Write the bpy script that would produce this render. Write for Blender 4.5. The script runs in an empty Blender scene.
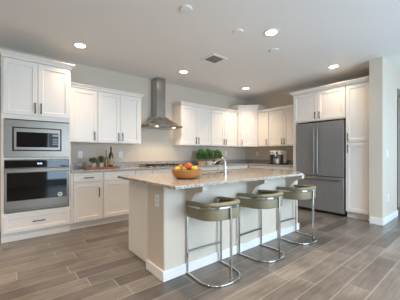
import bpy, math, random
from mathutils import Vector, Matrix
random.seed(7)
PI = math.pi
sc = bpy.context.scene
C = sc.collection

# ------------------------------------------------------------------ camera
cam_data = bpy.data.cameras.new('camera')
cam_data.sensor_width = 36.0
cam_data.lens = 21.64
cam_data.shift_y = 0.01
cam_data.clip_start = 0.02
cam = bpy.data.objects.new('camera', cam_data); C.objects.link(cam)
cam.location = (0, 0, 1.17)
cam.rotation_euler = (PI/2, 0, -math.radians(39.47)) 
C_AZ = math.radians(39.47)
sc.camera = cam

# ------------------------------------------------------------------ world, daylight, exposure
w = bpy.data.worlds.new('world'); sc.world = w; w.use_nodes = True
w.node_tree.nodes['Background'].inputs[0].default_value = (0.75, 0.87, 1.0, 1)
w.node_tree.nodes['Background'].inputs[1].default_value = 0.6
sc.view_settings.view_transform = 'Standard'
sc.view_settings.look = 'None'
sc.view_settings.gamma = 1.0
sc.view_settings.use_curve_mapping = False
sc.view_settings.exposure = 0.3

def area(name, loc, rot, sx, sy, power, col, spread=None):
    l = bpy.data.lights.new(name, 'AREA'); l.shape = 'RECTANGLE'; l.size = sx; l.size_y = sy
    l.energy = power; l.color = col
    if spread: l.spread = spread
    o = bpy.data.objects.new(name, l); C.objects.link(o); o.location = loc; o.rotation_euler = rot
    return o
DAY = (0.56, 0.78, 1.0)
area('daylight_sliding_door', (2.95, -2.42, 1.25), (PI/2-0.40, 0, 0), 3.3, 2.3, 185, DAY)
area('daylight_window', (-1.95, -2.42, 1.45), (PI/2-0.40, 0, 0), 2.1, 1.5, 40, DAY)
area('daylight_side_window', (8.94, -0.7, 1.35), (PI/2, 0, PI/2), 3.2, 2.4, 80, DAY)
CAN_POWER = 102
CAN_COL = (1.0, 0.76, 0.53)
HOOD_COL = (1.0, 0.82, 0.62)

# ------------------------------------------------------------------ materials
def lin(c):
    out = []
    for v in c:
        v = v/255.0
        out.append(v/12.92 if v <= 0.04045 else ((v+0.055)/1.055)**2.4)
    return tuple(out) + (1.0,)
def mat(name, rgb, rough=0.5, metal=0.0, spec=0.5, coat=0.0, emit=None, estr=0.0):
    m = bpy.data.materials.new(name); m.use_nodes = True
    b = m.node_tree.nodes['Principled BSDF']
    b.inputs['Base Color'].default_value = lin(rgb)
    b.inputs['Roughness'].default_value = rough
    b.inputs['Metallic'].default_value = metal
    b.inputs['Specular IOR Level'].default_value = spec
    b.inputs['Coat Weight'].default_value = coat
    if emit:
        b.inputs['Emission Color'].default_value = lin(emit)
        b.inputs['Emission Strength'].default_value = estr
    return m
def nt(m): return m.node_tree, m.node_tree.nodes['Principled BSDF']
def N(t, kind, **kw):
    n = t.nodes.new(kind)
    for k, v in kw.items():
        if k in n.inputs: n.inputs[k].default_value = v
        else: setattr(n, k, v)
    return n
def ramp(t, fac, stops):
    r = t.nodes.new('ShaderNodeValToRGB')
    el = r.color_ramp.elements
    while len(el) < len(stops): el.new(0.5)
    for e, (p, c) in zip(el, stops): e.position = p; e.color = lin(c)
    t.links.new(fac, r.inputs[0]); return r.outputs[0]
def mth(t, op, a, b=None):
    n = t.nodes.new('ShaderNodeMath'); n.operation = op
    for i, v in enumerate((a, b)):
        if v is None: continue
        if isinstance(v, (int, float)): n.inputs[i].default_value = v
        else: t.links.new(v, n.inputs[i])
    return n.outputs[0]
def mixc(t, fac, a, b, blend='MIX'):
    n = t.nodes.new('ShaderNodeMix'); n.data_type = 'RGBA'; n.blend_type = blend
    ins = [n.inputs[0], n.inputs[6], n.inputs[7]]
    for i, v in zip(ins, (fac, a, b)):
        if isinstance(v, (int, float)): i.default_value = v
        elif isinstance(v, tuple): i.default_value = v
        else: t.links.new(v, i)
    return n.outputs[2]
def grain(m, scale=(1, 1, 1), nscale=30, amt=0.15, bump=0.0, detail=4):
    """brightness wobble + bump from object-space noise"""
    t, b = nt(m)
    tc = t.nodes.new('ShaderNodeTexCoord'); mp = t.nodes.new('ShaderNodeMapping')
    mp.inputs['Scale'].default_value = scale
    t.links.new(tc.outputs['Object'], mp.inputs[0])
    n = N(t, 'ShaderNodeTexNoise', Scale=nscale, Detail=detail)
    t.links.new(mp.outputs[0], n.inputs['Vector'])
    base = tuple(b.inputs['Base Color'].default_value)
    dk = tuple(v*(1-amt) for v in base[:3]) + (1,); lt = tuple(min(1, v*(1+amt)) for v in base[:3]) + (1,)
    t.links.new(mixc(t, n.outputs[0], dk, lt), b.inputs['Base Color'])
    if bump:
        bp = N(t, 'ShaderNodeBump', Strength=bump, Distance=0.01)
        t.links.new(n.outputs[0], bp.inputs['Height']); t.links.new(bp.outputs[0], b.inputs['Normal'])
    return m

M_wall = grain(mat('greige wall paint', (212, 199, 182), 0.75, spec=0.25), nscale=60, amt=0.02, bump=0.06)
M_ceil = grain(mat('ceiling paint', (238, 236, 232), 0.85, spec=0.2), nscale=80, amt=0.015, bump=0.08)
M_trim = mat('white trim paint', (232, 231, 228), 0.4)
M_cab = grain(mat('white cabinet paint', (240, 232, 222), 0.38), nscale=3, amt=0.01)
M_bronze = mat('oil rubbed bronze', (32, 24, 20), 0.5)
M_steel = grain(mat('brushed stainless steel', (140, 130, 119), 0.36, metal=1.0), scale=(1, 1, 60), nscale=12, amt=0.06)
M_steel_h = grain(mat('brushed hood steel', (170, 168, 165), 0.24, metal=1.0), scale=(40, 40, 1), nscale=10, amt=0.1)
M_sink = mat('satin pale steel', (222, 222, 220), 0.3, metal=0.4)
M_slate = grain(mat('slate stainless steel', (142, 141, 140), 0.42, metal=0.45), scale=(1, 30, 1), nscale=12, amt=0.05)
M_slate_dk = mat('dark fridge side', (62, 62, 63), 0.5, metal=0.3)
M_faucet = mat('bright chrome', (226, 226, 223), 0.2, metal=1.0)
M_footrest = mat('chrome in dark reflection', (112, 109, 105), 0.3, metal=1.0)  # stool chrome with the footrest's dark reflection put into the colour
M_chrome = mat('polished chrome', (190, 188, 184), 0.16, metal=1.0)
M_glass_blk = mat('black oven glass', (8, 9, 11), 0.04, spec=0.45)
M_black = mat('black plastic', (22, 22, 23), 0.4)
M_iron = mat('cast iron', (30, 29, 28), 0.6)
M_white_pl = mat('white plastic', (238, 238, 234), 0.35)
M_gap = mat('dark slot', (40, 36, 32), 0.7)
M_leather = grain(mat('olive taupe leather', (134, 125, 100), 0.5), nscale=60, amt=0.06, bump=0.05)
M_lamp = mat('lamp lens', (255, 250, 240), 0.5, emit=(255, 232, 200), estr=18.0)
M_hoodlamp = mat('hood lamp lens', (255, 250, 240), 0.5, emit=(255, 236, 205), estr=7.0)
M_screen = mat('display glow', (120, 170, 240), 0.4, emit=(160, 205, 255), estr=1.6)
M_duct = mat('grey duct lining', (128, 122, 116), 0.8)
M_vent = mat('vent louver paint', (190, 184, 176), 0.6)
M_leaf = grain(mat('leaf green', (108, 142, 82), 0.5), nscale=18, amt=0.55)
M_leaf2 = grain(mat('dark leaf green', (98, 114, 80), 0.55), nscale=25, amt=0.5)
M_soil = mat('soil', (58, 44, 34), 0.9)
M_tray = grain(mat('reddish wood tray', (170, 112, 84), 0.5), scale=(1, 12, 12), nscale=8, amt=0.25)
M_potc = grain(mat('speckled cream pot', (205, 188, 160), 0.6), nscale=40, amt=0.2)
M_potw = grain(mat('woven tan pot', (196, 160, 112), 0.7), nscale=70, amt=0.3)
M_pott = grain(mat('white glazed pot', (222, 214, 200), 0.4), nscale=30, amt=0.06)
M_potb = grain(mat('dark brown pot', (84, 58, 44), 0.5), nscale=30, amt=0.15)
M_oil = mat('amber oil glass', (120, 104, 52), 0.12, coat=0.5)
M_bot = mat('dark green bottle glass', (56, 50, 34), 0.12, coat=0.6)
M_cork = mat('cork', (150, 120, 84), 0.8)
M_paper = mat('label paper', (176, 150, 110), 0.7)
M_bowl = grain(mat('turned honey wood', (172, 112, 56), 0.35, coat=0.2), scale=(1, 1, 6), nscale=14, amt=0.3)
def fruit_mat(n, c, r=0.4): return grain(mat(n, c, r), nscale=30, amt=0.12)
M_yel = fruit_mat('yellow peel', (214, 178, 58)); M_red = fruit_mat('red peel', (176, 56, 38))
M_org = fruit_mat('orange peel', (198, 104, 44)); M_grn = fruit_mat('green peel', (120, 134, 54)); M_drk = fruit_mat('dark skin', (44, 44, 34))

def granite():
    m = mat('speckled granite', (190, 180, 168), 0.16, spec=0.5); t, b = nt(m)
    tc = t.nodes.new('ShaderNodeTexCoord'); v = tc.outputs['Object']
    n1 = N(t, 'ShaderNodeTexNoise', Scale=42.0, Detail=5.0, Roughness=0.6); t.links.new(v, n1.inputs['Vector'])
    base = ramp(t, n1.outputs[0], [(0.28, (110, 106, 101)), (0.42, (170, 162, 153)), (0.56, (192, 184, 175)), (0.72, (214, 209, 203))])
    vo = N(t, 'ShaderNodeTexVoronoi', Scale=110.0); t.links.new(v, vo.inputs['Vector'])
    sp = t.nodes.new('ShaderNodeSeparateColor'); t.links.new(vo.outputs['Color'], sp.inputs[0])
    dark = mth(t, 'GREATER_THAN', sp.outputs[0], 0.80)
    tan = mth(t, 'GREATER_THAN', sp.outputs[1], 0.78)
    c = mixc(t, mth(t, 'MULTIPLY', tan, 0.6), base, lin((168, 138, 110)))
    c = mixc(t, mth(t, 'MULTIPLY', dark, 0.75), c, lin((70, 66, 64)))
    t.links.new(c, b.inputs['Base Color'])
    return m
M_granite = granite()

def floor_mat():
    m = mat('wood look plank tile', (140, 125, 110), 0.30, spec=0.5); t, b = nt(m)
    PW, PL, Y0 = 0.18, 0.92, 0.108
    tc = t.nodes.new('ShaderNodeTexCoord'); s = t.nodes.new('ShaderNodeSeparateXYZ'); t.links.new(tc.outputs['Object'], s.inputs[0])
    x, y = s.outputs[0], s.outputs[1]
    yy = mth(t, 'DIVIDE', mth(t, 'SUBTRACT', y, Y0), PW)
    row = mth(t, 'FLOOR', yy); fy = mth(t, 'FRACT', yy)
    wn = t.nodes.new('ShaderNodeTexWhiteNoise'); wn.noise_dimensions = '1D'; t.links.new(row, wn.inputs['W'])
    xx = mth(t, 'ADD', mth(t, 'DIVIDE', x, PL), mth(t, 'MULTIPLY', wn.outputs[0], 3.0))
    col = mth(t, 'FLOOR', xx); fx = mth(t, 'FRACT', xx)
    cb = t.nodes.new('ShaderNodeCombineXYZ'); t.links.new(row, cb.inputs[0]); t.links.new(col, cb.inputs[1])
    wr = t.nodes.new('ShaderNodeTexWhiteNoise'); wr.noise_dimensions = '2D'; t.links.new(cb.outputs[0], wr.inputs['Vector'])
    pl = ramp(t, wr.outputs[0], [(0.0, (101, 96, 92)), (0.12, (122, 116, 111)), (0.5, (131, 125, 119)), (0.88, (139, 133, 126)), (1.0, (154, 146, 136))])
    # grain along x, shifted per plank
    gx = mth(t, 'ADD', mth(t, 'MULTIPLY', x, 1.6), mth(t, 'MULTIPLY', wr.outputs[0], 37.0))
    cg = t.nodes.new('ShaderNodeCombineXYZ'); t.links.new(gx, cg.inputs[0]); t.links.new(mth(t, 'MULTIPLY', y, 22.0), cg.inputs[1])
    ng = N(t, 'ShaderNodeTexNoise', Scale=1.6, Detail=6.0, Roughness=0.6); t.links.new(cg.outputs[0], ng.inputs['Vector'])
    g = ramp(t, ng.outputs[0], [(0.28, (186, 180, 174)), (0.5, (228, 226, 224)), (0.72, (255, 255, 255))])
    c = mixc(t, 0.85, pl, g, 'MULTIPLY')
    n2 = N(t, 'ShaderNodeTexNoise', Scale=3.0, Detail=3.0); t.links.new(cg.outputs[0], n2.inputs['Vector'])
    ey = mth(t, 'MINIMUM', fy, mth(t, 'SUBTRACT', 1.0, fy)); ex = mth(t, 'MINIMUM', fx, mth(t, 'SUBTRACT', 1.0, fx))
    n3 = N(t, 'ShaderNodeTexNoise', Scale=2.2, Detail=4.0); t.links.new(tc.outputs['Object'], n3.inputs['Vector'])
    c = mixc(t, 0.7, c, ramp(t, n3.outputs[0], [(0.35, (196, 192, 190)), (0.6, (255, 255, 255))]), 'MULTIPLY')
    gr = mth(t, 'MAXIMUM', mth(t, 'LESS_THAN', ey, 0.020), mth(t, 'LESS_THAN', ex, 0.0042))
    c = mixc(t, mth(t, 'MULTIPLY', gr, 0.42), c, lin((186, 177, 166)))
    t.links.new(c, b.inputs['Base Color'])
    bp = N(t, 'ShaderNodeBump', Strength=0.25, Distance=0.004)
    t.links.new(mth(t, 'SUBTRACT', mth(t, 'MULTIPLY', ng.outputs[0], 0.4), gr), bp.inputs['Height']); t.links.new(bp.outputs[0], b.inputs['Normal'])
    return m
M_floor = floor_mat()

# ------------------------------------------------------------------ mesh helpers
class MB:
    def __init__(s): s.v = []; s.f = []
    def add(s, vs, fs):
        o = len(s.v); s.v += [tuple(p) for p in vs]; s.f += [tuple(i+o for i in f) for f in fs]; return s
    def box(s, x0, x1, y0, y1, z0, z1):
        return s.add([(x0,y0,z0),(x1,y0,z0),(x1,y1,z0),(x0,y1,z0),(x0,y0,z1),(x1,y0,z1),(x1,y1,z1),(x0,y1,z1)],
                     [(0,3,2,1),(4,5,6,7),(0,1,5,4),(1,2,6,5),(2,3,7,6),(3,0,4,7)])
    def prism(s, poly, z0, z1):                 # ccw polygon in xy
        n = len(poly)
        return s.add([(x,y,z0) for x,y in poly]+[(x,y,z1) for x,y in poly],
                     [tuple(range(n-1,-1,-1)), tuple(range(n,2*n))]+[(i,(i+1)%n,n+(i+1)%n,n+i) for i in range(n)])
    def prism_x(s, poly, x0, x1):               # polygon in (y,z)
        n = len(poly)
        return s.add([(x0,y,z) for y,z in poly]+[(x1,y,z) for y,z in poly],
                     [tuple(range(n)), tuple(range(2*n-1,n-1,-1))]+[(i,n+i,n+(i+1)%n,(i+1)%n) for i in range(n)])
    def loft(s, rings, cap=True, closed=True):
        n = len(rings[0]); vs = [p for r in rings for p in r]; fs = []
        m = n if closed else n-1
        for k in range(len(rings)-1):
            for i in range(m): fs.append((k*n+i, k*n+(i+1)%n, (k+1)*n+(i+1)%n, (k+1)*n+i))
        if cap and closed: fs += [tuple(range(n-1,-1,-1)), tuple(range((len(rings)-1)*n, len(rings)*n))]
        return s.add(vs, fs)
    def lathe(s, prof, c=(0,0,0), n=24, sx=1, sy=1):   # profile [(r,z)]
        rings = [[(c[0]+r*sx*math.cos(2*PI*i/n), c[1]+r*sy*math.sin(2*PI*i/n), c[2]+z) for i in range(n)] for r,z in prof]
        return s.loft(rings)
    def cyl(s, p0, p1, r, n=12, r1=None):
        return s.tube([p0, p1], r, n, r1=r1)
    def tube(s, pts, r, n=10, closed=False, r1=None, flat=1.0):
        pts = [Vector(p) for p in pts]; rings = []
        m = len(pts)
        for i, p in enumerate(pts):
            if closed: t = pts[(i+1)%m]-pts[i-1]
            else: t = pts[min(i+1,m-1)]-pts[max(i-1,0)]
            t.normalize()
            up = Vector((0,0,1)) if abs(t.z) < 0.95 else Vector((0,1,0))
            a = t.cross(up).normalized(); b = a.cross(t).normalized()
            rr = r if r1 is None else r+(r1-r)*i/(m-1)
            rings.append([p + a*math.cos(2*PI*k/n)*rr*flat + b*math.sin(2*PI*k/n)*rr for k in range(n)])
        if closed: rings.append(rings[0]); return s.loft(rings, cap=False)
        return s.loft(rings)
    def sphere(s, c, r, sx=1, sy=1, sz=1, n=16, m=10, fn=None):
        rings = []
        for j in range(1, m):
            a = PI*j/m - PI/2
            k = fn(a) if fn else 1
            rings.append([(c[0]+r*sx*k*math.cos(a)*math.cos(2*PI*i/n), c[1]+r*sy*k*math.cos(a)*math.sin(2*PI*i/n), c[2]+r*sz*math.sin(a)) for i in range(n)])
        o = len(s.v); s.loft(rings, cap=False)
        b0 = len(s.v); s.v += [(c[0],c[1],c[2]-r*sz), (c[0],c[1],c[2]+r*sz*(0.9 if fn else 1))]
        L = o+(m-2)*n
        for i in range(n):
            s.f.append((b0, o+(i+1)%n, o+i)); s.f.append((b0+1, L+i, L+(i+1)%n))
        return s
    def build(s, name, m, parent=None, smooth=True, bevel=0.0, loc=None, rotz=0):
        me = bpy.data.meshes.new(name); me.from_pydata(s.v, [], s.f)
        if smooth:
            me.polygons.foreach_set('use_smooth', [True]*len(me.polygons)); me.set_sharp_from_angle(angle=0.62)
        me.update(); me.materials.append(m)
        o = bpy.data.objects.new(name, me); C.objects.link(o)
        if parent: o.parent = parent
        if loc: o.location = loc
        o.rotation_euler.z = rotz
        if bevel:
            b = o.modifiers.new('bevel', 'BEVEL'); b.width = bevel; b.segments = 2; b.limit_method = 'ANGLE'
        return o
def tag(o, label, cat, group=None):
    o['label'] = label; o['category'] = cat
    if group: o['group'] = group
    return o
def thing(name, label, cat, loc=(0,0,0), rotz=0, group=None):
    o = bpy.data.objects.new(name, None); C.objects.link(o); o.location = loc; o.rotation_euler.z = rotz
    o.empty_display_size = 0.1
    return tag(o, label, cat, group)
def struct(o): o['kind'] = 'structure'; return o
def copy_thing(root):
    def rec(o, parent):
        c = o.copy(); C.objects.link(c)
        if parent: c.parent = parent
        for ch in kids.get(o.name, []): rec(ch, c)
        return c
    kids = {}
    for o in list(C.objects):
        if o.parent: kids.setdefault(o.parent.name, []).append(o)
    return rec(root, None)

# ------------------------------------------------------------------ room shell
H = 2.76; YA = 4.64; XB = 5.56
XW, XE, YS = -3.2, 9.0, -2.4
struct(MB().box(XW-0.2, XE+0.2, YS-0.2, YA+0.2, -0.1, 0).build('floor', M_floor, smooth=False))
struct(MB().box(XW-0.2, XE+0.2, YS-0.2, YA+0.2, H, H+0.1).build('ceiling', M_ceil, smooth=False))
struct(MB().box(XW-0.15, XE, YA, YA+0.15, 0, H).build('wall_back', M_wall, smooth=False))
struct(MB().box(XB, XB+0.15, 1.322, YA, 0, H).build('wall_right', M_wall, smooth=False))
struct(MB().box(XW-0.15, XW, YS, YA, 0, H).build('wall_left', M_wall, smooth=False))
struct(MB().box(XE, XE+0.15, YS, YA, 0, H).build('wall_far_right', M_wall, smooth=False))
# short wall beside the pantry, then an opening and the wall beyond it
YW = 1.137
struct(MB().box(4.80, 5.75, YW, 1.322, 0, H).box(5.75, 6.75, YW, 1.322, 2.42, H).box(6.75, XE, YW, 1.322, 0, H).build('wall_pantry', M_wall, smooth=False))
# wall with the big windows behind the camera
b = MB()
b.box(XW, -3.0, YS-0.15, YS, 0, H).box(-3.0, -0.9, YS-0.15, YS, 0, 0.65).box(-3.0, -0.9, YS-0.15, YS, 2.25, H)
b.box(-0.9, 1.25, YS-0.15, YS, 0, H).box(1.25, 4.65, YS-0.15, YS, 2.42, H).box(4.65, XE, YS-0.15, YS, 0, H)
struct(b.build('wall_front', M_wall, smooth=False))
def bars(x0, x1, z0, z1, n):
    b = MB(); f = 0.05
    b.box(x0, x1, YS-0.1, YS-0.04, z0, z0+f).box(x0, x1, YS-0.1, YS-0.04, z1-f, z1)
    for i in range(n+1):
        xc = x0+f/2+(x1-x0-f)*i/n
        b.box(xc-f/2, xc+f/2, YS-0.1, YS-0.04, z0+f, z1-f)
    return b
struct(bars(-3.0, -0.9, 0.65, 2.25, 2).build('window_1', M_trim, smooth=False))
struct(bars(1.25, 4.65, 0.0, 2.42, 2).build('window_2', M_trim, smooth=False))
# baseboards
def bb_profile(b, x0, x1, y0, y1):   # box with a chamfered top
    b.box(x0, x1, y0, y1, 0.001, 0.10)
struct(MB().box(4.785, 4.80, YW-0.015, 1.315, 0.001, 0.115).box(4.80, 5.75, YW-0.015, YW, 0.001, 0.115).box(6.75, XE, YW-0.015, YW, 0.001, 0.115).build('baseboard_right', M_trim, bevel=0.004))
struct(MB().box(XW, -0.02, YA-0.015, YA, 0.001, 0.115).build('baseboard_back', M_trim, bevel=0.004))

# ------------------------------------------------------------------ cabinets
def shaker(x0, x1, z0, z1, rail=0.058, th=0.019, rec=0.011):
    """door or drawer front; outer face at y=-th-0.001, back at -0.001"""
    b = MB(); yo, yb = -th-0.001, -0.001
    def q(e, y): return [(x0+e,y,z0+e),(x1-e,y,z0+e),(x1-e,y,z1-e),(x0+e,y,z1-e)]
    rings = [q(0, yb), q(0, yo+0.002), q(0.002, yo), q(rail, yo), q(rail+0.006, yo+rec)]
    b.loft(rings, cap=True)
    return b
def slab(x0, x1, z0, z1, th=0.019):
    return shaker(x0, x1, z0, z1, rail=0.03 if z1-z0 < 0.16 else 0.045, rec=0.006)
def pull(p, vertical, L=0.135):
    b = MB(); x, z = p; yf = -0.02; out = 0.03
    if vertical:
        b.tube([(x,yf-out,z-L/2),(x,yf-out-0.004,z),(x,yf-out,z+L/2)], 0.0065, 8)
        for s in (-1,1): b.cyl((x,yf,z+s*L*0.36),(x,yf-out,z+s*L*0.36), 0.006, 8); b.sphere((x,yf-out,z+s*L/2), 0.008, n=8, m=6)
    else:
        b.tube([(x-L/2,yf-out,z),(x,yf-out-0.004,z),(x+L/2,yf-out,z)], 0.0065, 8)
        for s in (-1,1): b.cyl((x+s*L*0.36,yf,z),(x+s*L*0.36,yf-out,z), 0.006, 8); b.sphere((x+s*L/2,yf-out,z), 0.008, n=8, m=6)
    return b
def crown_mesh(wd, d, z, h=0.068, out=0.06, left=True, right=True):
    def ring(e, zz):
        return [(-e*left, -0.02-e, zz), (wd+e*right, -0.02-e, zz), (wd+e*right, d, zz), (-e*left, d, zz)]
    b = MB()
    b.loft([ring(0.0, z), ring(0.008, z+0.004), ring(0.010, z+h*0.28), ring(out*0.5, z+h*0.55), ring(out*0.92, z+h*0.8), ring(out, z+h*0.82), ring(out, z+h)])
    return b
def cabinet(name, label, loc, rotz, wd, d, z0, z1, fronts, crown=None, toe=False, body=None, group=None, cat='cabinet'):
    t = thing(name, label, cat, loc, rotz, group)
    if body is None:
        body = MB().box(0, wd, 0, d, z0, z1)
        if toe: body.box(0.0, wd, 0.07, d, 0.001, z0)
    body.build('body', M_cab, t, smooth=False)
    for fr in fronts:
        x0, x1, a, b_, kind = fr[:5]; hp = fr[5] if len(fr) > 5 else None
        nm = 'drawer' if kind == 'drawer' else 'door'
        f = (slab if kind == 'drawer' else shaker)(x0, x1, a, b_).build(nm, M_cab, t)
        if hp: pull(hp[:2], hp[2] == 'v').build('handle', M_bronze, f)
    if crown is not None: crown_mesh(wd, d, z1+0.0005, **crown).build('crown_moulding', M_cab, t, smooth=False)
    return t

YF = 4.05           # body front of base and tall cabinets on the back wall
DB = YA-YF-0.003    # their depth
# --- oven tower
tw = 0.800
bd = MB()
bd.box(-0.008, 0.02, 0, DB, 0.11, 2.44).box(tw-0.02, tw, 0, DB, 0.11, 2.44).box(0.02, tw-0.02, DB-0.02, DB, 0.11, 2.44)
bd.box(0.02, tw-0.02, 0, DB-0.02, 0.11, 0.385).box(0.02, tw-0.02, 0, DB-0.02, 1.096, 1.122).box(0.02, tw-0.02, 0, DB-0.02, 1.64, 2.44)
bd.box(-0.008, tw, 0.03, DB, 0.001, 0.11)
cabinet('oven_cabinet', 'tall white cabinet tower at the left edge that houses the oven and microwave', (0, YF, 0), 0, tw, DB, 0.11, 2.44,
        [(0.010, 0.384, 1.70, 2.425, 'door', (0.353, 1.80, 'v')), (0.390, 0.785, 1.70, 2.425, 'door', (0.422, 1.80, 'v')),
         (0.010, 0.785, 0.125, 0.355, 'drawer', (0.398, 0.245, 'h'))], crown={'out': 0.05}, body=bd)
# --- wall oven
ox0, ox1, oz0, oz1 = 0.023, 0.768, 0.392, 1.09
t = thing('wall_oven', 'built in stainless wall oven with black glass door below the microwave', 'oven', (0, YF, 0))
MB().box(ox0, ox1, 0.0, 0.52, oz0+0.002, oz1).build('housing', M_slate_dk, t, smooth=False)
MB().box(ox0-0.003, ox1+0.003, -0.022, -0.001, 0.978, oz1).build('control_panel', M_steel, t, bevel=0.003)
cp = [c for c in C.objects if c.parent == t and c.name.startswith('control_panel')][0]
MB().box(ox0+0.001, ox1-0.001, -0.024, -0.0225, 0.984, 1.084).build('control_glass', M_glass_blk, cp, smooth=False)
d = MB()
for k, (wx, x) in enumerate(((0.009, 0.385), (0.009, 0.398), (0.003, 0.408), (0.009, 0.418), (0.009, 0.431))):
    d.box(x-wx/2, x+wx/2, -0.0252, -0.0243, 1.026, 1.048)
d.build('display', M_screen, cp, smooth=False)
dr = MB().box(ox0-0.003, ox1+0.003, -0.03, -0.001, 0.432, 0.972).build('door', M_steel, t, bevel=0.003)
MB().box(ox0+0.024, ox1-0.024, -0.0325, -0.0305, 0.545, 0.918).build('door_glass', M_glass_blk, dr, smooth=False)
h = MB().box(ox0+0.0, ox1-0.0, -0.078, -0.055, 0.925, 0.958)
for x in (ox0+0.05, ox1-0.05): h.box(x-0.014, x+0.014, -0.055, -0.03, 0.93, 0.952)
h.build('handle', M_steel, dr, bevel=0.006)
st = MB().cyl((0.655, -0.0335, 0.585), (0.655, -0.0327, 0.585), 0.031, 24).build('sticker', M_white_pl, dr)
st['label'] = 'round white sticker'
bb = MB().tube([(0.655+0.013*math.cos(a), -0.0338, 0.585+0.013*math.sin(a)) for a in [0.5+i*5.0/12 for i in range(13)]], 0.0025, 6)
bb.cyl((0.642, -0.0338, 0.585), (0.668, -0.0338, 0.587), 0.0025, 6).build('sticker_mark', M_gap, st)
MB().box(ox0-0.003, ox1+0.003, -0.018, -0.001, oz0+0.004, 0.428).build('lower_trim', M_steel, t, smooth=False)
MB().box(ox0+0.02, ox1-0.02, -0.0195, -0.0183, oz0+0.008, 0.405).build('vent_slot', M_black, t, smooth=False)
# --- microwave
mx0, mx1, mz0, mz1 = 0.018, 0.775, 1.128, 1.624
t = thing('microwave', 'built in stainless microwave with a wide trim frame above the wall oven', 'microwave', (0, YF, 0))
MB().box(0.1, 0.70, 0.0, 0.42, 1.124, 1.52).build('housing', M_slate_dk, t, smooth=False)
f = MB(); wx0, wx1, wz0, wz1 = 0.102, 0.676, 1.210, 1.534
f.box(mx0, wx0, -0.022, -0.001, mz0, mz1).box(wx1, mx1, -0.022, -0.001, mz0, mz1).box(wx0, wx1, -0.022, -0.001, mz0, wz0).box(wx0, wx1, -0.022, -0.001, wz1, mz1)
f.build('trim_frame', M_steel, t, smooth=False)
MB().box(wx0+0.001, wx1-0.001, -0.012, -0.001, wz0+0.001, wz1-0.001).build('shadow_gap', M_black, t, smooth=False)
dr = MB().box(wx0+0.018, wx1-0.018, -0.034, -0.0125, wz0+0.016, wz1-0.016).build('door', M_steel, t, bevel=0.003)
MB().box(wx0+0.045, 0.507, -0.036, -0.0345, 1.262, 1.468).build('door_glass', M_glass_blk, dr, smooth=False)
cpn = MB().box(0.510, wx1-0.042, -0.036, -0.0345, 1.262, 1.468).build('control_panel', M_black, t, smooth=False)
k = MB()
for r in range(4):
    for c in range(3): k.box(0.565+c*0.021, 0.580+c*0.021, -0.0372, -0.0362, 1.30+r*0.025, 1.314+r*0.025)
k.build('keypad', M_slate, cpn, smooth=False)
MB().box(0.562, 0.628, -0.0372, -0.0362, 1.42, 1.447).build('display', M_slate, cpn, smooth=False)

# --- base cabinets on the back wall
def fr_dd(x0, x1, hs=None, dh=True, split=False):
    o = [(x0, x1, 0.735, 0.868, 'drawer', ((x0+x1)/2, 0.800, 'h') if dh else None)]
    if split:
        m = (x0+x1)/2
        o += [(x0, m-0.002, 0.128, 0.715, 'door', (m-0.035, 0.60, 'v')), (m+0.002, x1, 0.128, 0.715, 'door', (m+0.035, 0.60, 'v'))]
    else:
        o += [(x0, x1, 0.128, 0.715, 'door', (x1-0.055 if hs == 'r' else x0+0.055, 0.555, 'v'))]
    return o
def base(label, x0, x1, fr): return cabinet('base_cabinet', label, (x0, YF, 0), 0, x1-x0, DB, 0.11, 0.882, fr, toe=True, group='base cabinets along the walls')
w1 = 0.472
base('white base cabinet with one door and one drawer right beside the oven tower', 0.803, 1.275, fr_dd(0.034, w1-0.012, 'r'))
base('white base cabinet behind the island end, second to the right of the oven tower', 1.277, 1.83, fr_dd(0.010, 0.535, 'r', dh=False))
base('narrow white base cabinet just left of the cooktop', 1.832, 2.165, fr_dd(0.010, 0.323, 'r'))
base('white base cabinet directly under the cooktop, seen over the island', 2.167, 2.935, fr_dd(0.010, 0.758, split=True))
base('white base cabinet to the right of the cooktop below the potted plants', 2.937, 3.88, fr_dd(0.010, 0.933, split=True))
base('white base cabinet on the back wall nearest the room corner', 3.882, 4.948, fr_dd(0.010, 0.93, split=True))
# --- upper cabinets on the back wall
UF = 4.31; DU = YA-UF-0.003; U0, U1 = 1.365, 2.25
def upper(label, x0, x1, fr, left, right, z1=U1):
    return cabinet('upper_cabinet', label, (x0, UF, 0), 0, x1-x0, DU, U0, z1, fr, crown={'left': left, 'right': right, 'h': 0.06, 'out': 0.042}, group='white wall cabinets')
g0, g1 = U0+0.012, U1-0.012
upper('single door white upper cabinet right beside the oven tower', 0.803, 1.262, [(0.042, 0.450, g0, g1, 'door', (0.407, 1.475, 'v'))], False, False)
upper('white upper cabinet with two doors on the left of the range hood', 1.264, 2.075, [(0.012, 0.392, g0, g1, 'door', (0.358, 1.475, 'v')), (0.397, 0.775, g0, g1, 'door', (0.431, 1.475, 'v'))], False, True)
def two(wd, l=0.012, r=0.012):
    m = (l+wd-r)/2
    return [(l, m-0.003, g0, g1, 'door', (m-0.037, 1.475, 'v')), (m+0.003, wd-r, g0, g1, 'door', (m+0.037, 1.475, 'v'))]
upper('white upper cabinet with two doors on the right of the range hood', 3.012, 3.874, two(0.862, 0.012, 0.012), True, False)
upper('white upper cabinet with two doors above the potted plants, left of the corner cabinet', 3.876, 4.84, two(0.964, 0.012, 0.06), False, False)
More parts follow.
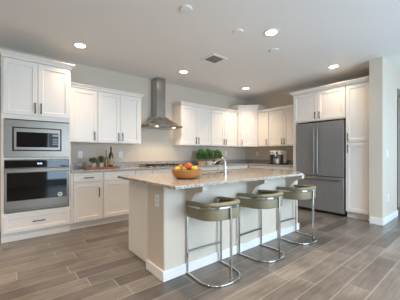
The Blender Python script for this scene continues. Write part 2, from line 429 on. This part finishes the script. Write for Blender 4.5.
# --- diagonal corner cabinet
cw = 0.35*math.sqrt(2)
body = MB(); r2 = math.sqrt(0.5)
def loc2(x, y):     # world xy -> corner cabinet local (origin at its left front corner, x along the diagonal)
    dx, dy = x-4.86, y-4.29
    return ((dx-dy)*r2, (dx+dy)*r2)
poly = [loc2(4.86, 4.292), loc2(5.208, 3.94), loc2(5.555, 3.94), loc2(5.555, 4.635), loc2(4.86, 4.635)]
body.prism(poly, U0, 2.40)
tc_ = thing('corner_cabinet', 'taller white diagonal upper cabinet in the corner where the walls meet', 'cabinet', (4.86, 4.29, 0), -PI/4)
body.build('body', M_cab, tc_, smooth=False)
dcn = shaker(0.055, cw-0.055, g0, 2.385).build('door', M_cab, tc_)
pull((0.095, 1.475), True).build('handle', M_bronze, dcn)
def cpoly(e): return [(-e*1.2, 0.0-e), (cw+e*1.2, -e), (poly[2][0]+e*0.3, poly[2][1]-e*1.2), poly[3], (poly[4][0]-e*0.3, poly[4][1]-e*1.2)]
cr = MB(); cr.loft([[(x, y, z) for x, y in cpoly(e)] for e, z in ((0.002, 2.4005), (0.008, 2.42), (0.018, 2.435), (0.022, 2.45), (0.024, 2.465))])
cr.build('crown_moulding', M_cab, tc_, smooth=False)
# --- upper cabinets on the right wall (local x runs towards the camera)
XU = 5.23; RB = -PI/2
def upper_b(label, ya, yb, fr):
    return cabinet('upper_cabinet', label, (XU, ya, 0), RB, ya-yb, XB-XU-0.003, U0, U1, fr, crown={'left': False, 'right': False, 'h': 0.06, 'out': 0.042}, group='white wall cabinets')
upper_b('single door white upper cabinet just right of the diagonal corner cabinet', 3.936, 3.602, [(0.03, 0.325, g0, g1, 'door', (0.285, 1.475, 'v'))])
upper_b('white upper cabinet with two doors above the espresso machine', 3.60, 2.765, two(0.835))
XF = 4.97
def base_b(label, ya, yb, fr):
    return cabinet('base_cabinet', label, (XF, ya, 0), RB, ya-yb, XB-XF-0.003, 0.11, 0.882, fr, toe=True, group='base cabinets along the walls')
base_b('white base cabinet on the right wall near the corner', 4.04, 3.402, fr_dd(0.03, 0.628, 'r'))
base_b('white base cabinet under the espresso machine next to the refrigerator', 3.40, 2.765, fr_dd(0.01, 0.625, 'l'))

# --- fridge surround and pantry
XP = 4.90; DP = XB-XP-0.003
fw = 2.755-1.718
body = MB().box(0, 0.07, 0, DP, 0.001, 2.43).box(0.07, fw, 0, DP, 1.835, 2.43)
cabinet('refrigerator_cabinet', 'white cabinet with two doors and a side panel framing the refrigerator', (XP, 2.755, 0), RB, fw, DP, 1.835, 2.43,
        [(0.025, 0.530, 1.855, 2.415, 'door', (0.490, 1.945, 'v')), (0.536, fw-0.008, 1.855, 2.415, 'door', (0.576, 1.945, 'v'))],
        crown={'left': True, 'right': False}, body=body)
pw = 1.716-1.328
cabinet('pantry_cabinet', 'tall narrow white pantry cabinet to the right of the refrigerator', (XP, 1.716, 0), RB, pw, DP, 0.11, 2.43,
        [(0.008, pw-0.012, 0.125, 1.372, 'door', (0.045, 1.265, 'v')), (0.008, pw-0.012, 1.388, 2.415, 'door', (0.045, 1.475, 'v'))],
        crown={'left': False, 'right': False}, toe=True)
# --- refrigerator
XR = 4.93; y0 = 2.670; rw = 2.670-1.728
t = thing('refrigerator', 'dark slate french door refrigerator with bottom freezer drawer', 'refrigerator', (XR, y0, 0), RB)
MB().box(0.005, rw-0.005, 0.001, 0.60, 0.03, 1.79).build('housing', M_slate_dk, t, smooth=False)
MB().box(0.03, rw-0.03, 0.02, 0.55, 0.001, 0.03).build('base_grille', M_black, t, smooth=False)
mid = 0.43
for nm, x0, x1, hx in (('l', 0.005, mid-0.003, mid-0.035), ('r', mid+0.003, rw-0.012, mid+0.035)):
    dd = MB().box(x0, x1, -0.06, -0.001, 0.735, 1.80).build('door', M_slate, t, bevel=0.006)
    hb = MB().cyl((hx, -0.105, 0.78), (hx, -0.105, 1.69), 0.013, 12)
    for z in (0.82, 1.65): hb.cyl((hx, -0.0605, z), (hx, -0.105, z), 0.010, 10)
    hb.build('handle', M_steel, dd)
dd = MB().box(0.005, rw-0.012, -0.06, -0.001, 0.06, 0.722).build('freezer_drawer', M_slate, t, bevel=0.006)
hb = MB().cyl((0.06, -0.105, 0.675), (rw-0.07, -0.105, 0.675), 0.014, 12)
for x in (0.11, rw-0.12): hb.cyl((x, -0.0605, 0.675), (x, -0.105, 0.675), 0.010, 10)
hb.build('handle', M_steel, dd)

# ------------------------------------------------------------------ counter along the walls
ZC0, ZC = 0.884, 0.914
ct = tag(MB().prism([(0.804, 4.005), (4.925, 4.005), (4.925, 2.758), (5.556, 2.758), (5.556, 4.636), (0.804, 4.636)], ZC0, ZC).build('countertop', M_granite, smooth=False, bevel=0.004),
         'L shaped speckled granite countertop running along the back and right walls', 'countertop')
MB().box(0.804, 5.556, 4.616, 4.636, ZC+0.0005, ZC+0.10).box(5.536, 5.556, 2.758, 4.614, ZC+0.0005, ZC+0.10).box(0.804, 0.824, 4.03, 4.614, ZC+0.0005, ZC+0.10).build('backsplash', M_granite, ct, smooth=False)

# ------------------------------------------------------------------ island
IX0, IX1, IY0 = 1.145, 3.54, 1.912
t = thing('island_half_wall', 'painted half wall of the island on the bar stool side with white baseboard', 'island', ((IX0+IX1)/2, 2.1, 0))
ox, oy = -(IX0+IX1)/2, -2.1
def sh(b): b.v = [(x+ox, y+oy, z) for x, y, z in b.v]; return b
sh(MB().box(IX0, IX1, IY0, 2.24, 0.001, 0.882)).build('half_wall', M_wall, t, bevel=0.012)
e = 0.016
sh(MB().box(IX0-e, IX1+e, IY0-e, IY0-0.0005, 0.001, 0.10).box(IX0-e, IX0-0.0005, IY0-0.0005, 2.24, 0.001, 0.10).box(IX1+0.0005, IX1+e, IY0-0.0005, 2.24, 0.001, 0.10)).build('baseboard', M_trim, t, bevel=0.005)
for cx in (1.43, 2.36, 3.22):
    pts = [(IY0-0.0005, 0.881), (IY0-0.0005, 0.57), (IY0-0.045, 0.57)]
    pts += [(IY0-0.05-0.19*(1-math.cos(a)), 0.60+0.225*math.sin(a)) for a in [i*PI/2/8 for i in range(9)]]
    pts += [(IY0-0.25, 0.84), (IY0-0.25, 0.881)]
    sh(MB().prism_x(pts, cx-0.03, cx+0.03)).build('corbel', M_wall, t, smooth=False)
# cabinets of the island facing the range
wI = (IX1-0.02-1.20); dI = 0.59
t = thing('island_cabinet', 'white cabinet run with plain side panel on the range side of the island', 'cabinet', (1.20, 2.245, 0))
b = MB().box(0, 0.02, 0, dI, 0.001, 0.882).box(0.02, wI, 0.02, dI-0.06, 0.001, 0.11).box(0.02, wI, 0.02, dI, 0.1105, 0.66)
b.box(0.02, 0.55, 0.02, dI, 0.6605, 0.882).box(1.45, wI, 0.02, dI, 0.6605, 0.882).box(0.55, 1.45, dI-0.02, dI, 0.6605, 0.882)
b.build('body', M_cab, t, smooth=False)
for k in range(4):
    x0 = 0.01+k*(wI-0.02)/4; x1 = x0+(wI-0.02)/4-0.006
    dd = shaker(-x1, -x0, 0.128, 0.86).build('door', M_cab, t, rotz=PI, loc=(0, dI, 0))
    pull((-x0-0.06 if k % 2 else -x1+0.06, 0.78), True).build('handle', M_bronze, dd)
# countertop with a clipped corner and sink cut-out
SX0, SX1, SY0, SY1 = 1.90, 2.56, 2.31, 2.62
b = MB()
TX0, TX1, TY0, TY1 = 1.06, 3.60, 1.60, 2.835
outer = [(TX0, TY0), (3.11, TY0), (TX1, 2.0), (TX1, TY1), (TX0, TY1)]
def quadprism(p): b.prism(p, ZC0, ZC)
# one mesh: top and bottom faces as a fan of polygons around the hole
V = [(TX0,TY0),(SX0,TY0),(SX1,TY0),(3.11,TY0),(TX1,2.0),(TX1,SY0),(TX1,SY1),(TX1,TY1),(SX1,TY1),(SX0,TY1),(TX0,TY1),(TX0,SY1),(TX0,SY0),(SX0,SY0),(SX1,SY0),(SX1,SY1),(SX0,SY1)]
P = [(0,1,13,12),(1,2,14,13),(2,3,4,5,14),(5,6,15,14),(6,7,8,15),(8,9,16,15),(9,10,11,16),(11,12,13,16)]
n = len(V)
fs = [tuple(i+n for i in p) for p in P]+[tuple(reversed(p)) for p in P]
ring = list(range(13)); fs += [(ring[i], ring[(i+1)%13], ring[(i+1)%13]+n, ring[i]+n) for i in range(13)]
hole = [13,16,15,14]; fs += [(hole[i], hole[(i+1)%4], hole[(i+1)%4]+n, hole[i]+n) for i in range(4)]
b.add([(x,y,ZC0) for x,y in V]+[(x,y,ZC) for x,y in V], fs)
tag(b.build('island_countertop', M_granite, smooth=False, bevel=0.005), 'speckled granite island countertop with one clipped corner, overhanging the stools', 'countertop')
# sink
b = MB(); z0 = 0.70
b.add([(SX0-.0,SY0,ZC0-.004),(SX1,SY0,ZC0-.004),(SX1,SY1,ZC0-.004),(SX0,SY1,ZC0-.004),(SX0+.02,SY0+.02,z0),(SX1-.02,SY0+.02,z0),(SX1-.02,SY1-.02,z0),(SX0+.02,SY1-.02,z0)],
      [(0,1,5,4),(1,2,6,5),(2,3,7,6),(3,0,4,7),(4,5,6,7)])
t = thing('sink', 'pale steel undermount sink set into the island countertop', 'sink', ((SX0+SX1)/2, (SY0+SY1)/2, z0))
b.v = [(x-t.location.x, y-t.location.y, z-z0) for x,y,z in b.v]
o = b.build('basin', M_sink, t); so = o.modifiers.new('thickness', 'SOLIDIFY'); so.thickness = 0.003; so.offset = 1
MB().lathe([(0.0,0.004),(0.04,0.004),(0.042,0.010),(0.0,0.010)], n=20).build('drain', M_chrome, t)
# faucet
t = thing('faucet', 'chrome single handle faucet standing beside the island sink', 'faucet', (2.03, 2.0, ZC+0.0005))
MB().lathe([(0.0,0),(0.026,0),(0.026,0.010),(0.016,0.018),(0.014,0.13),(0.0,0.13)], n=18).build('base', M_faucet, t)
pts = [(0,0,0.128),(0,0,0.16)]+[(0.012*(1-math.cos(a)), 0.055-0.055*math.cos(a), 0.16+0.042*math.sin(a)) for a in [i*PI/12 for i in range(1,8)]]+[(0.04,0.17,0.178),(0.055,0.235,0.152)]
MB().tube(pts, 0.0115, 12).build('spout', M_faucet, t)
MB().cyl((0.053,0.228,0.155),(0.062,0.265,0.135), 0.014, 12, r1=0.017).build('spray_head', M_faucet, t)
MB().cyl((-0.014,0,0.09),(-0.034,0,0.095), 0.011, 10).cyl((-0.032,0,0.095),(-0.085,0.02,0.125), 0.006, 8).build('lever', M_faucet, t)

# ------------------------------------------------------------------ bar stools
def upath(hw, yf, yb, n=14, e=2.6, z=0.0):
    """open U: from (-hw, yf) back round the apex at yb to (hw, yf)"""
    yc = yb + min(hw*0.95, (yf-yb)*0.6); L = yc-yb
    pts = [(-hw, yf, z), (-hw, (yf+yc)/2, z)]
    for i in range(2*n+1):
        a = PI + PI*i/(2*n)
        c, s = math.cos(a), math.sin(a)
        pts.append((hw*math.copysign(abs(c)**(2/e), c), yc+L*math.copysign(abs(s)**(2/e), s), z))
    pts += [(hw, (yf+yc)/2, z), (hw, yf, z)]
    return pts
def sweep(path, prof, zfn=None):
    """sweep closed profile [(out, z)] along an open xy path; out is the outward normal"""
    rings = []; m = len(path)
    for i, p in enumerate(path):
        a, c = path[max(i-1,0)], path[min(i+1,m-1)]
        tx, ty = c[0]-a[0], c[1]-a[1]; l = math.hypot(tx, ty) or 1
        nx, ny = ty/l, -tx/l
        dz = zfn(p) if zfn else 0
        rings.append([(p[0]+nx*o, p[1]+ny*o, z+dz) for o, z in prof])
    return MB().loft(rings)
def rrect(x0, x1, z0, z1, r, n=4):
    pts = []
    for cx, cz, a0 in ((x1-r,z1-r,0),(x0+r,z1-r,PI/2),(x0+r,z0+r,PI),(x1-r,z0+r,1.5*PI)):
        for i in range(n+1):
            a = a0+PI/2*i/n; pts.append((cx+r*math.cos(a), cz+r*math.sin(a)))
    return pts[::-1]
HW, SYF, SYB = 0.215, 0.20, -0.20
drop = lambda p: -0.022*max(0, (p[1]-SYB)/(SYF-SYB))
def make_stool():
    t = thing('bar_stool', '', 'bar stool')
    sweep(upath(HW, SYF, SYB), rrect(-0.011, 0.011, 0.001, 0.021, 0.006)).build('floor_loop', M_chrome, t)
    for s in (-1, 1):
        MB().box(s*HW-0.0095, s*HW+0.0095, SYF-0.019, SYF, 0.021, 0.585).build('front_leg', M_chrome, t, bevel=0.003)
    MB().box(-0.0095, 0.0095, SYB-0.0095-0.002, SYB+0.0075, 0.021, 0.69).build('back_leg', M_chrome, t, bevel=0.003)
    MB().cyl((-HW+0.0095, SYF-0.0095, 0.215), (HW-0.0095, SYF-0.0095, 0.215), 0.008, 10).build('footrest', M_footrest, t)
    path = upath(HW+0.005, SYF, SYB+0.014)
    sweep(path, rrect(-0.035, 0.0, 0.578, 0.695, 0.012), drop).build('backrest', M_leather, t)
    sweep(path, rrect(0.0005, 0.008, 0.680, 0.700, 0.003), drop).build('chrome_band', M_chrome, t)
    sweep(path, rrect(-0.045, 0.008, 0.7005, 0.735, 0.015), drop).build('top_rail_pad', M_leather, t)
    seat = upath(HW-0.033, SYF-0.005, SYB+0.055)
    poly = [(x, y) for x, y, z in seat]
    b = MB()
    def ins(k): return [(x*k, (y-0.01)*k+0.01) for x, y in poly]
    b.loft([[(x, y, z) for x, y in ins(k)] for k, z in ((0.96, 0.586), (1.0, 0.60), (1.0, 0.635), (0.97, 0.652), (0.88, 0.66))])
    b.build('seat', M_leather, t)
    return t
stool = make_stool()
for i, (x, y, a, lb) in enumerate(((1.60, 1.69, -4, 'olive leather bar stool with chrome frame nearest the camera, under the fruit bowl'),
                                   (2.355, 1.69, 1, 'olive leather bar stool with chrome frame in the middle of the row of three'),
                                   (3.16, 1.69, -4, 'olive leather bar stool with chrome frame at the far end, nearest the refrigerator'))):
    o = stool if i == 0 else copy_thing(stool)
    o.location = (x, y, 0); o.rotation_euler.z = math.radians(a); o['label'] = lb; o['group'] = 'bar stools at the island'

# ------------------------------------------------------------------ range hood and cooktop
HX = 2.55; t = thing('range_hood', 'stainless chimney range hood on the wall above the cooktop', 'range hood', (HX, YA-0.002, 0))
MB().box(-0.085, 0.115, -0.255, 0, 1.945, 2.758).build('chimney', M_steel_h, t, smooth=False, bevel=0.003)
b = MB(); hw = 0.38; dp = 0.49
def hr(wx, yf, z): return [(-wx, yf, z), (wx, yf, z), (wx, 0, z), (-wx, 0, z)]
rings = []
for k in range(7):
    u = k/6; s = (1-u)**1.25
    rings.append(hr(0.125+(hw-0.125)*s, -(0.27+(dp-0.27)*s), 1.755+0.19*u))
b.loft(rings)
b.build('canopy', M_steel_h, t, smooth=False)
lip = MB()
lip.loft([hr(hw+0.002, -dp-0.002, 1.715), hr(hw+0.002, -dp-0.002, 1.7545)])
lip.build('lip', M_steel, t, smooth=False)
for k in range(4): pass
b = MB(); b.box(-0.33, -0.01, -0.43, -0.06, 1.710, 1.7145).box(0.01, 0.33, -0.43, -0.06, 1.710, 1.7145).build('filter', M_steel_h, t, smooth=False)
for x in (-0.2, 0.2):
    MB().cyl((x, -0.455, 1.7145), (x, -0.455, 1.708), 0.025, 16).build('lamp', M_hoodlamp, t)
    l = bpy.data.lights.new('hood_light', 'SPOT'); l.energy = 15; l.color = HOOD_COL; l.spot_size = 2.3; l.spot_blend = 0.8; l.shadow_soft_size = 0.025
    o = bpy.data.objects.new('hood_light', l); C.objects.link(o); o.location = (HX+x, YA-0.457, 1.70)
    o['kind'] = 'structure'
t = thing('cooktop', 'stainless gas cooktop with black grates on the back counter below the hood', 'cooktop', (HX, 4.32, ZC+0.0005))
MB().box(-0.40, 0.40, -0.25, 0.25, 0, 0.012).build('tray', M_steel, t, bevel=0.004)
for gx in (-0.265, 0.0, 0.265):
    g = MB(); z = 0.045
    for x in (-0.12, -0.04, 0.04, 0.12): g.box(gx+x-0.006, gx+x+0.006, -0.22, 0.22, z-0.012, z)
    for y in (-0.22, -0.11, 0, 0.11, 0.208): g.box(gx-0.126, gx+0.126, y, y+0.012, z-0.012, z)
    for x in (-0.12, 0.12):
        for y in (-0.21, 0.21): g.box(gx+x-0.006, gx+x+0.006, y-0.006, y+0.006, 0.0125, z-0.012)
    g.build('grate', M_iron, t, smooth=False)
for gx, gy in ((-0.265, -0.11), (-0.265, 0.11), (0, 0), (0.265, -0.11), (0.265, 0.11)):
    MB().lathe([(0, 0.0125), (0.045, 0.0125), (0.045, 0.022), (0.03, 0.03), (0, 0.03)], (gx, gy, 0), 16).build('burner', M_iron, t)
for k in range(5):
    MB().lathe([(0, 0.0125), (0.018, 0.0125), (0.016, 0.036), (0, 0.036)], (-0.16+0.08*k, -0.238, 0), 12).build('knob', M_steel, t)

# ------------------------------------------------------------------ ceiling fixtures
for x, y, lb in ((0.882, 3.825, 'round recessed ceiling light in front of the oven tower, leftmost in the photo'),
                 (2.707, 3.789, 'round recessed ceiling light in front of the range hood'),
                 (2.716, 1.83, 'largest looking recessed ceiling light, above the island and bar stools'),
                 (4.64, 1.824, 'round recessed ceiling light in front of the refrigerator cabinet'),
                 (4.56, 3.79, 'round recessed ceiling light near the corner cabinet, smallest in the photo')):
    t = thing('recessed_light', lb, 'ceiling light', (x, y, H), 0, 'recessed ceiling lights')
    MB().lathe([(0.068, -0.0015), (0.098, -0.0015), (0.096, -0.007), (0.072, -0.010), (0.068, -0.0015)], n=28).build('trim_ring', M_white_pl, t)
    MB().lathe([(0, -0.0015), (0.067, -0.0015), (0.067, -0.004), (0, -0.005)], n=28).build('lens', M_lamp, t)
    l = bpy.data.lights.new('can_or_fill_light', 'SPOT'); l.energy = CAN_POWER*(0.30 if x == 4.64 else 0.40 if x < 1 else 0.85); l.color = CAN_COL; l.spot_size = 2.1; l.spot_blend = 1.0; l.shadow_soft_size = 0.07
    o = bpy.data.objects.new('can_or_fill_light', l); C.objects.link(o); o.location = (x, y, H-0.02); o['kind'] = 'structure'
for x, y in ((0.87, 1.83), (-1.1, 3.8), (-1.1, 1.83), (0.87, -0.1), (-1.1, -0.1), (2.7, -0.1)):      # added warm fill spots without fixtures, to brighten the left and near side
    l = bpy.data.lights.new('can_or_fill_light', 'SPOT'); l.energy = CAN_POWER*1.35; l.color = CAN_COL; l.spot_size = 2.1; l.spot_blend = 1.0; l.shadow_soft_size = 0.07
    o = bpy.data.objects.new('can_or_fill_light', l); C.objects.link(o); o.location = (x, y, H-0.02); o['kind'] = 'structure'
for x, y, lb in ((1.552, 2.126, 'round white ceiling cover plate nearest the camera, first of three above the island'),
                 (2.365, 2.096, 'round white ceiling cover plate in the middle of the three above the island'),
                 (3.21, 2.119, 'round white ceiling cover plate farthest away, last of three above the island')):
    tag(MB().lathe([(0, 0), (0.07, 0), (0.07, -0.006), (0.062, -0.014), (0, -0.017)], n=28).build('ceiling_cover_plate', M_ceil, loc=(x, y, H-0.0005)), lb, 'cover plate', 'blank cover plates above the island')
t = thing('air_vent', 'square air vent with grey louvers in the ceiling', 'vent', (2.74, 2.96, H-0.0005))
b = MB(); s0, s1 = 0.125, 0.165
b.box(-s1, s1, -s1, -s0, -0.01, 0).box(-s1, s1, s0, s1, -0.01, 0).box(-s1, -s0, -s0, s0, -0.01, 0).box(s0, s1, -s0, s0, -0.01, 0).build('frame', M_white_pl, t, smooth=False)
MB().box(-s0, s0, -s0, s0, -0.002, 0).build('duct_backing', M_duct, t, smooth=False)
b = MB()
for k in range(7):
    y = -0.108+k*0.036
    b.add([(-s0, y-0.014, -0.010), (s0, y-0.014, -0.010), (s0, y+0.010, -0.003), (-s0, y+0.010, -0.003), (-s0, y-0.014, -0.0085), (s0, y-0.014, -0.0085), (s0, y+0.010, -0.0015), (-s0, y+0.010, -0.0015)],
          [(0,3,2,1),(4,5,6,7),(0,1,5,4),(1,2,6,5),(2,3,7,6),(3,0,4,7)])
b.build('louvers', M_vent, t, smooth=False)

# ------------------------------------------------------------------ outlets and switches
def outlet(label, loc, rotz, switch=False):
    t = thing('light_switch' if switch else 'wall_outlet', label, 'switch' if switch else 'outlet', loc, rotz)
    MB().box(-0.036, 0.036, -0.006, -0.0005, -0.058, 0.058).build('cover_plate', M_white_pl, t, bevel=0.002)
    if switch: MB().box(-0.016, 0.016, -0.010, -0.0065, -0.033, 0.033).build('rocker', M_trim, t, bevel=0.002)
    else:
        for z in (-0.02, 0.02):
            s = MB().box(-0.014, 0.014, -0.008, -0.0065, z-0.013, z+0.013).build('socket', M_trim, t, bevel=0.002)
            MB().box(-0.008, -0.005, -0.0088, -0.0082, z-0.006, z+0.006).box(0.005, 0.008, -0.0088, -0.0082, z-0.006, z+0.006).build('slot', M_gap, s, smooth=False)
outlet('white wall outlet nearest the oven tower, behind the small potted herb', (1.07, YA, 1.16), 0)
outlet('white wall outlet to the right of the dark bottle', (1.80, YA, 1.16), 0)
outlet('white wall outlet to the left of the leafy potted plants', (3.52, YA, 1.16), 0)
outlet('white wall outlet on the back wall right of the leafy potted plants', (4.74, YA, 1.18), 0)
outlet('white wall outlet on the right wall left of the espresso machine', (XB, 4.22, 1.17), RB)
outlet('white outlet on the end of the island half wall under the countertop', (IX0, 2.03, 0.725), RB)
outlet('white light switch on the short wall right of the pantry', (5.07, YW, 1.17), 0, True)
outlet('white wall outlet low on the short wall right of the pantry', (5.13, YW, 0.42), 0)

# ------------------------------------------------------------------ things on the counters
def leafball(b, c, rx, ry, rz, n, size, seed):
    rnd = random.Random(seed)
    for _ in range(n):
        a, q = rnd.uniform(0, 2*PI), rnd.uniform(-0.7, 1)
        r = rnd.uniform(0.45, 1.0); k = math.sqrt(max(0, 1-q*q))
        p = Vector((c[0]+rx*r*k*math.cos(a), c[1]+ry*r*k*math.sin(a), c[2]+rz*r*q))
        d = Vector((math.cos(a)*k+rnd.uniform(-.6,.6), math.sin(a)*k+rnd.uniform(-.6,.6), q*0.6+rnd.uniform(-.3,.8))).normalized()
        s = d.cross(Vector((rnd.uniform(-1,1), rnd.uniform(-1,1), 1))).normalized(); L = size*rnd.uniform(.7,1.3); W = L*0.33
        u = d.cross(s)
        b.add([p, p+d*L*.4+s*W+u*L*.06, p+d*L, p+d*L*.4-s*W+u*L*.06, p+d*L*.45], [(0,1,4),(1,2,4),(2,3,4),(3,0,4)])
    return b
def stems(b, c, z0, z1, r, n, seed):
    rnd = random.Random(seed)
    for _ in range(n):
        a = rnd.uniform(0, 2*PI); k = rnd.uniform(.2, 1)*r
        b.cyl((c[0]+k*.3*math.cos(a), c[1]+k*.3*math.sin(a), z0), (c[0]+k*math.cos(a), c[1]+k*math.sin(a), z1), 0.002, 5)
    return b
# tray with herbs and bottles
TX, TY = 1.34, 4.33; zt = ZC+0.0005
t = thing('serving_tray', 'reddish wooden serving tray on the counter beside the oven tower', 'tray', (TX, TY, zt))
MB().box(-0.265, 0.265, -0.10, 0.10, 0, 0.012).build('board', M_tray, t, bevel=0.003)
rim = MB()
def rr(e, z): return [(-0.275-e, -0.11-e, z), (0.275+e, -0.11-e, z), (0.275+e, 0.11+e, z), (-0.275-e, 0.11+e, z)]
rim.loft([rr(-0.009, 0.0), rr(0.0, 0.0), rr(0.012, 0.036), rr(0.002, 0.036), rr(-0.009, 0.0)], cap=False).build('rim', M_tray, t, smooth=False)
zt2 = zt+0.013
def herb(x, y, label, seed, h, r=0.042, ph=0.085, pm=M_potc, lm=M_leaf2, spread=0.058, nl=150, ls=0.034):
    t = thing('potted_herb', label, 'potted plant', (x, y, zt2))
    MB().lathe([(0, 0), (r*.82, 0), (r, ph), (r*.9, ph), (r*.85, ph-.012), (0, ph-.012)], n=20).build('pot', pm, t)
    MB().lathe([(0, ph-.0115), (r*.83, ph-.0115), (r*.7, ph-.006), (0, ph-.004)], n=16).build('soil', M_soil, t)
    b = stems(MB(), (0, 0), ph-.01, ph+h*.55, spread*.6, 8, seed)
    leafball(b, (0, 0, ph+h*.5), spread, spread, h*.48, nl, ls, seed).build('foliage', lm, t, smooth=False)
herb(1.205, 4.33, 'small round potted herb in a cream pot on the tray, left one', 3, 0.085)
herb(1.335, 4.33, 'spiky potted herb in a cream pot on the tray, next to the bottles', 5, 0.115, r=0.036, spread=0.036)
def bottle(name, label, x, y, prof, m, cork, paper=None):
    t = thing(name, label, 'bottle', (x, y, zt2))
    g = MB().lathe(prof, n=20).build('glass', m, t)
    r, z = prof[-2]
    MB().lathe([(0, z+.0005), (r*.9, z+.0005), (r*.95, z+.022), (0, z+.022)], n=12).build('stopper', cork, t)
    if paper: MB().lathe([(paper[0]+.0006, paper[1]), (paper[0]+.001, paper[1]), (paper[0]+.001, paper[2]), (paper[0]+.0006, paper[2])], n=20).build('paper_label', M_paper, t)
bottle('oil_bottle', 'slim amber oil bottle on the tray, the shorter bottle', 1.432, 4.36, [(0,0),(0.030,0),(0.031,0.14),(0.026,0.175),(0.012,0.205),(0.011,0.285),(0,0.285)], M_oil, M_gap)
bottle('wine_bottle', 'tall dark green wine bottle on the tray', 1.50, 4.32, [(0,0),(0.040,0),(0.0415,0.01),(0.0415,0.21),(0.034,0.245),(0.016,0.28),(0.0145,0.355),(0,0.355)], M_bot, M_gap, (0.0415, 0.05, 0.16))
# potted plants right of the cooktop
zt2 = ZC+0.0005
herb(3.625, 4.33, 'leafy green plant in a woven tan pot, leftmost of three on the back counter', 11, 0.245, r=0.105, ph=0.09, pm=M_potw, lm=M_leaf, spread=0.115, nl=330, ls=0.065)
herb(3.855, 4.36, 'leafy green plant in a white pot, middle of three on the back counter', 12, 0.255, r=0.10, ph=0.09, pm=M_pott, lm=M_leaf, spread=0.115, nl=330, ls=0.065)
herb(4.10, 4.33, 'leafy green plant in a dark brown pot, rightmost of three on the back counter', 13, 0.235, r=0.085, ph=0.10, pm=M_potb, lm=M_leaf, spread=0.115, nl=330, ls=0.065)
# espresso machine
t = thing('espresso_machine', 'silver and black espresso machine on the counter beside the refrigerator', 'espresso machine', (5.27, 3.37, ZC+0.0005), RB)
MB().box(-0.19, 0.19, -0.17, 0.17, 0, 0.024).build('drip_tray', M_black, t, bevel=0.004)
MB().box(-0.145, 0.145, 0.0, 0.16, 0.0245, 0.24).build('rear_body', M_white_pl, t, bevel=0.01)
MB().box(-0.15, 0.15, -0.13, 0.16, 0.2405, 0.335).build('top_housing', M_white_pl, t, bevel=0.012)
for x in (-0.1385, 0.1385): MB().box(x-0.0135, x+0.0135, -0.128, -0.001, 0.0245, 0.24).build('side_column', M_steel, t, bevel=0.003)
MB().lathe([(0, 0.19), (0.036, 0.19), (0.036, 0.24), (0, 0.24)], (-0.03, -0.055, 0), 18).build('group_head', M_chrome, t)
MB().cyl((-0.03, -0.07, 0.178), (-0.03, -0.17, 0.165), 0.013, 10).lathe([(0, 0.165), (0.034, 0.165), (0.036, 0.189), (0, 0.189)], (-0.03, -0.055, 0), 18).build('portafilter', M_black, t)
MB().cyl((0.105, -0.08, 0.239), (0.100, -0.10, 0.16), 0.006, 8).build('steam_wand', M_chrome, t)
for x in (-0.11, -0.05): MB().cyl((x, -0.1305, 0.285), (x, -0.15, 0.285), 0.016, 14).build('knob', M_black, t)
MB().cyl((0.06, -0.1305, 0.285), (0.06, -0.14, 0.285), 0.028, 18).build('gauge', M_black, t)
MB().lathe([(0, 0.0245), (0.045, 0.0245), (0.05, 0.13), (0.045, 0.13), (0.041, 0.034), (0, 0.034)], (0.055, -0.08, 0), 18).build('milk_jug', M_white_pl, t)
# fruit bowl
BX, BY = 1.49, 2.03; zb = ZC+0.0005
prof = [(0, 0), (0.095, 0), (0.132, 0.022), (0.151, 0.058), (0.156, 0.095), (0.148, 0.097), (0.141, 0.060), (0.122, 0.030), (0.085, 0.014), (0, 0.012)]
tag(MB().lathe(prof, n=36).build('fruit_bowl', M_bowl, loc=(BX, BY, zb)), 'round honey coloured wooden bowl of fruit on the island', 'bowl')
def fruit(name, label, cat, m, dx, dy, z, r, sx=1, sy=1, sz=1, rot=0, tip=False):
    fn = (lambda a: 1-0.25*max(0, math.sin(a))**3) if tip else None
    b = MB().sphere((0, 0, 0), r, sx, sy, sz, fn=fn)
    t = thing(name, label, cat, (BX+dx, BY+dy, zb+z), rot, 'fruit in the wooden bowl')
    t.location.z += 0.007
    b.build('flesh', m, t)
    MB().cyl((0, 0, r*sz*0.88), (0.003, 0, r*sz+0.008), 0.0025, 6).build('stem', M_soil, t)
fruit('lemon', 'yellow lemon at the left rim of the wooden bowl', 'lemon', M_yel, -0.080, 0.045, 0.088, 0.034, 1.25, 1, 0.95, 0.5)
fruit('lemon', 'yellow lemon at the right rim of the wooden bowl', 'lemon', M_yel, 0.070, -0.045, 0.092, 0.034, 1.15, 1, 0.95, -0.7)
fruit('apple', 'bright red apple on top in the middle of the wooden bowl', 'apple', M_red, -0.010, -0.012, 0.115, 0.038, 1, 1, 0.92, 0, True)
fruit('orange', 'orange fruit at the top right of the pile in the bowl', 'orange', M_org, 0.045, 0.022, 0.118, 0.040)
fruit('pear', 'green pear low at the front left of the wooden bowl', 'pear', M_grn, -0.070, -0.045, 0.085, 0.034, 1, 1, 1.15, 0, True)
fruit('avocado', 'dark avocado behind the right lemon in the bowl', 'avocado', M_drk, 0.098, 0.03, 0.093, 0.031, 1, 1.1, 1.05)
fruit('apple', 'orange red apple at the back of the pile in the bowl', 'apple', M_org, -0.012, 0.085, 0.108, 0.036, 1, 1, 0.92, 0, True)
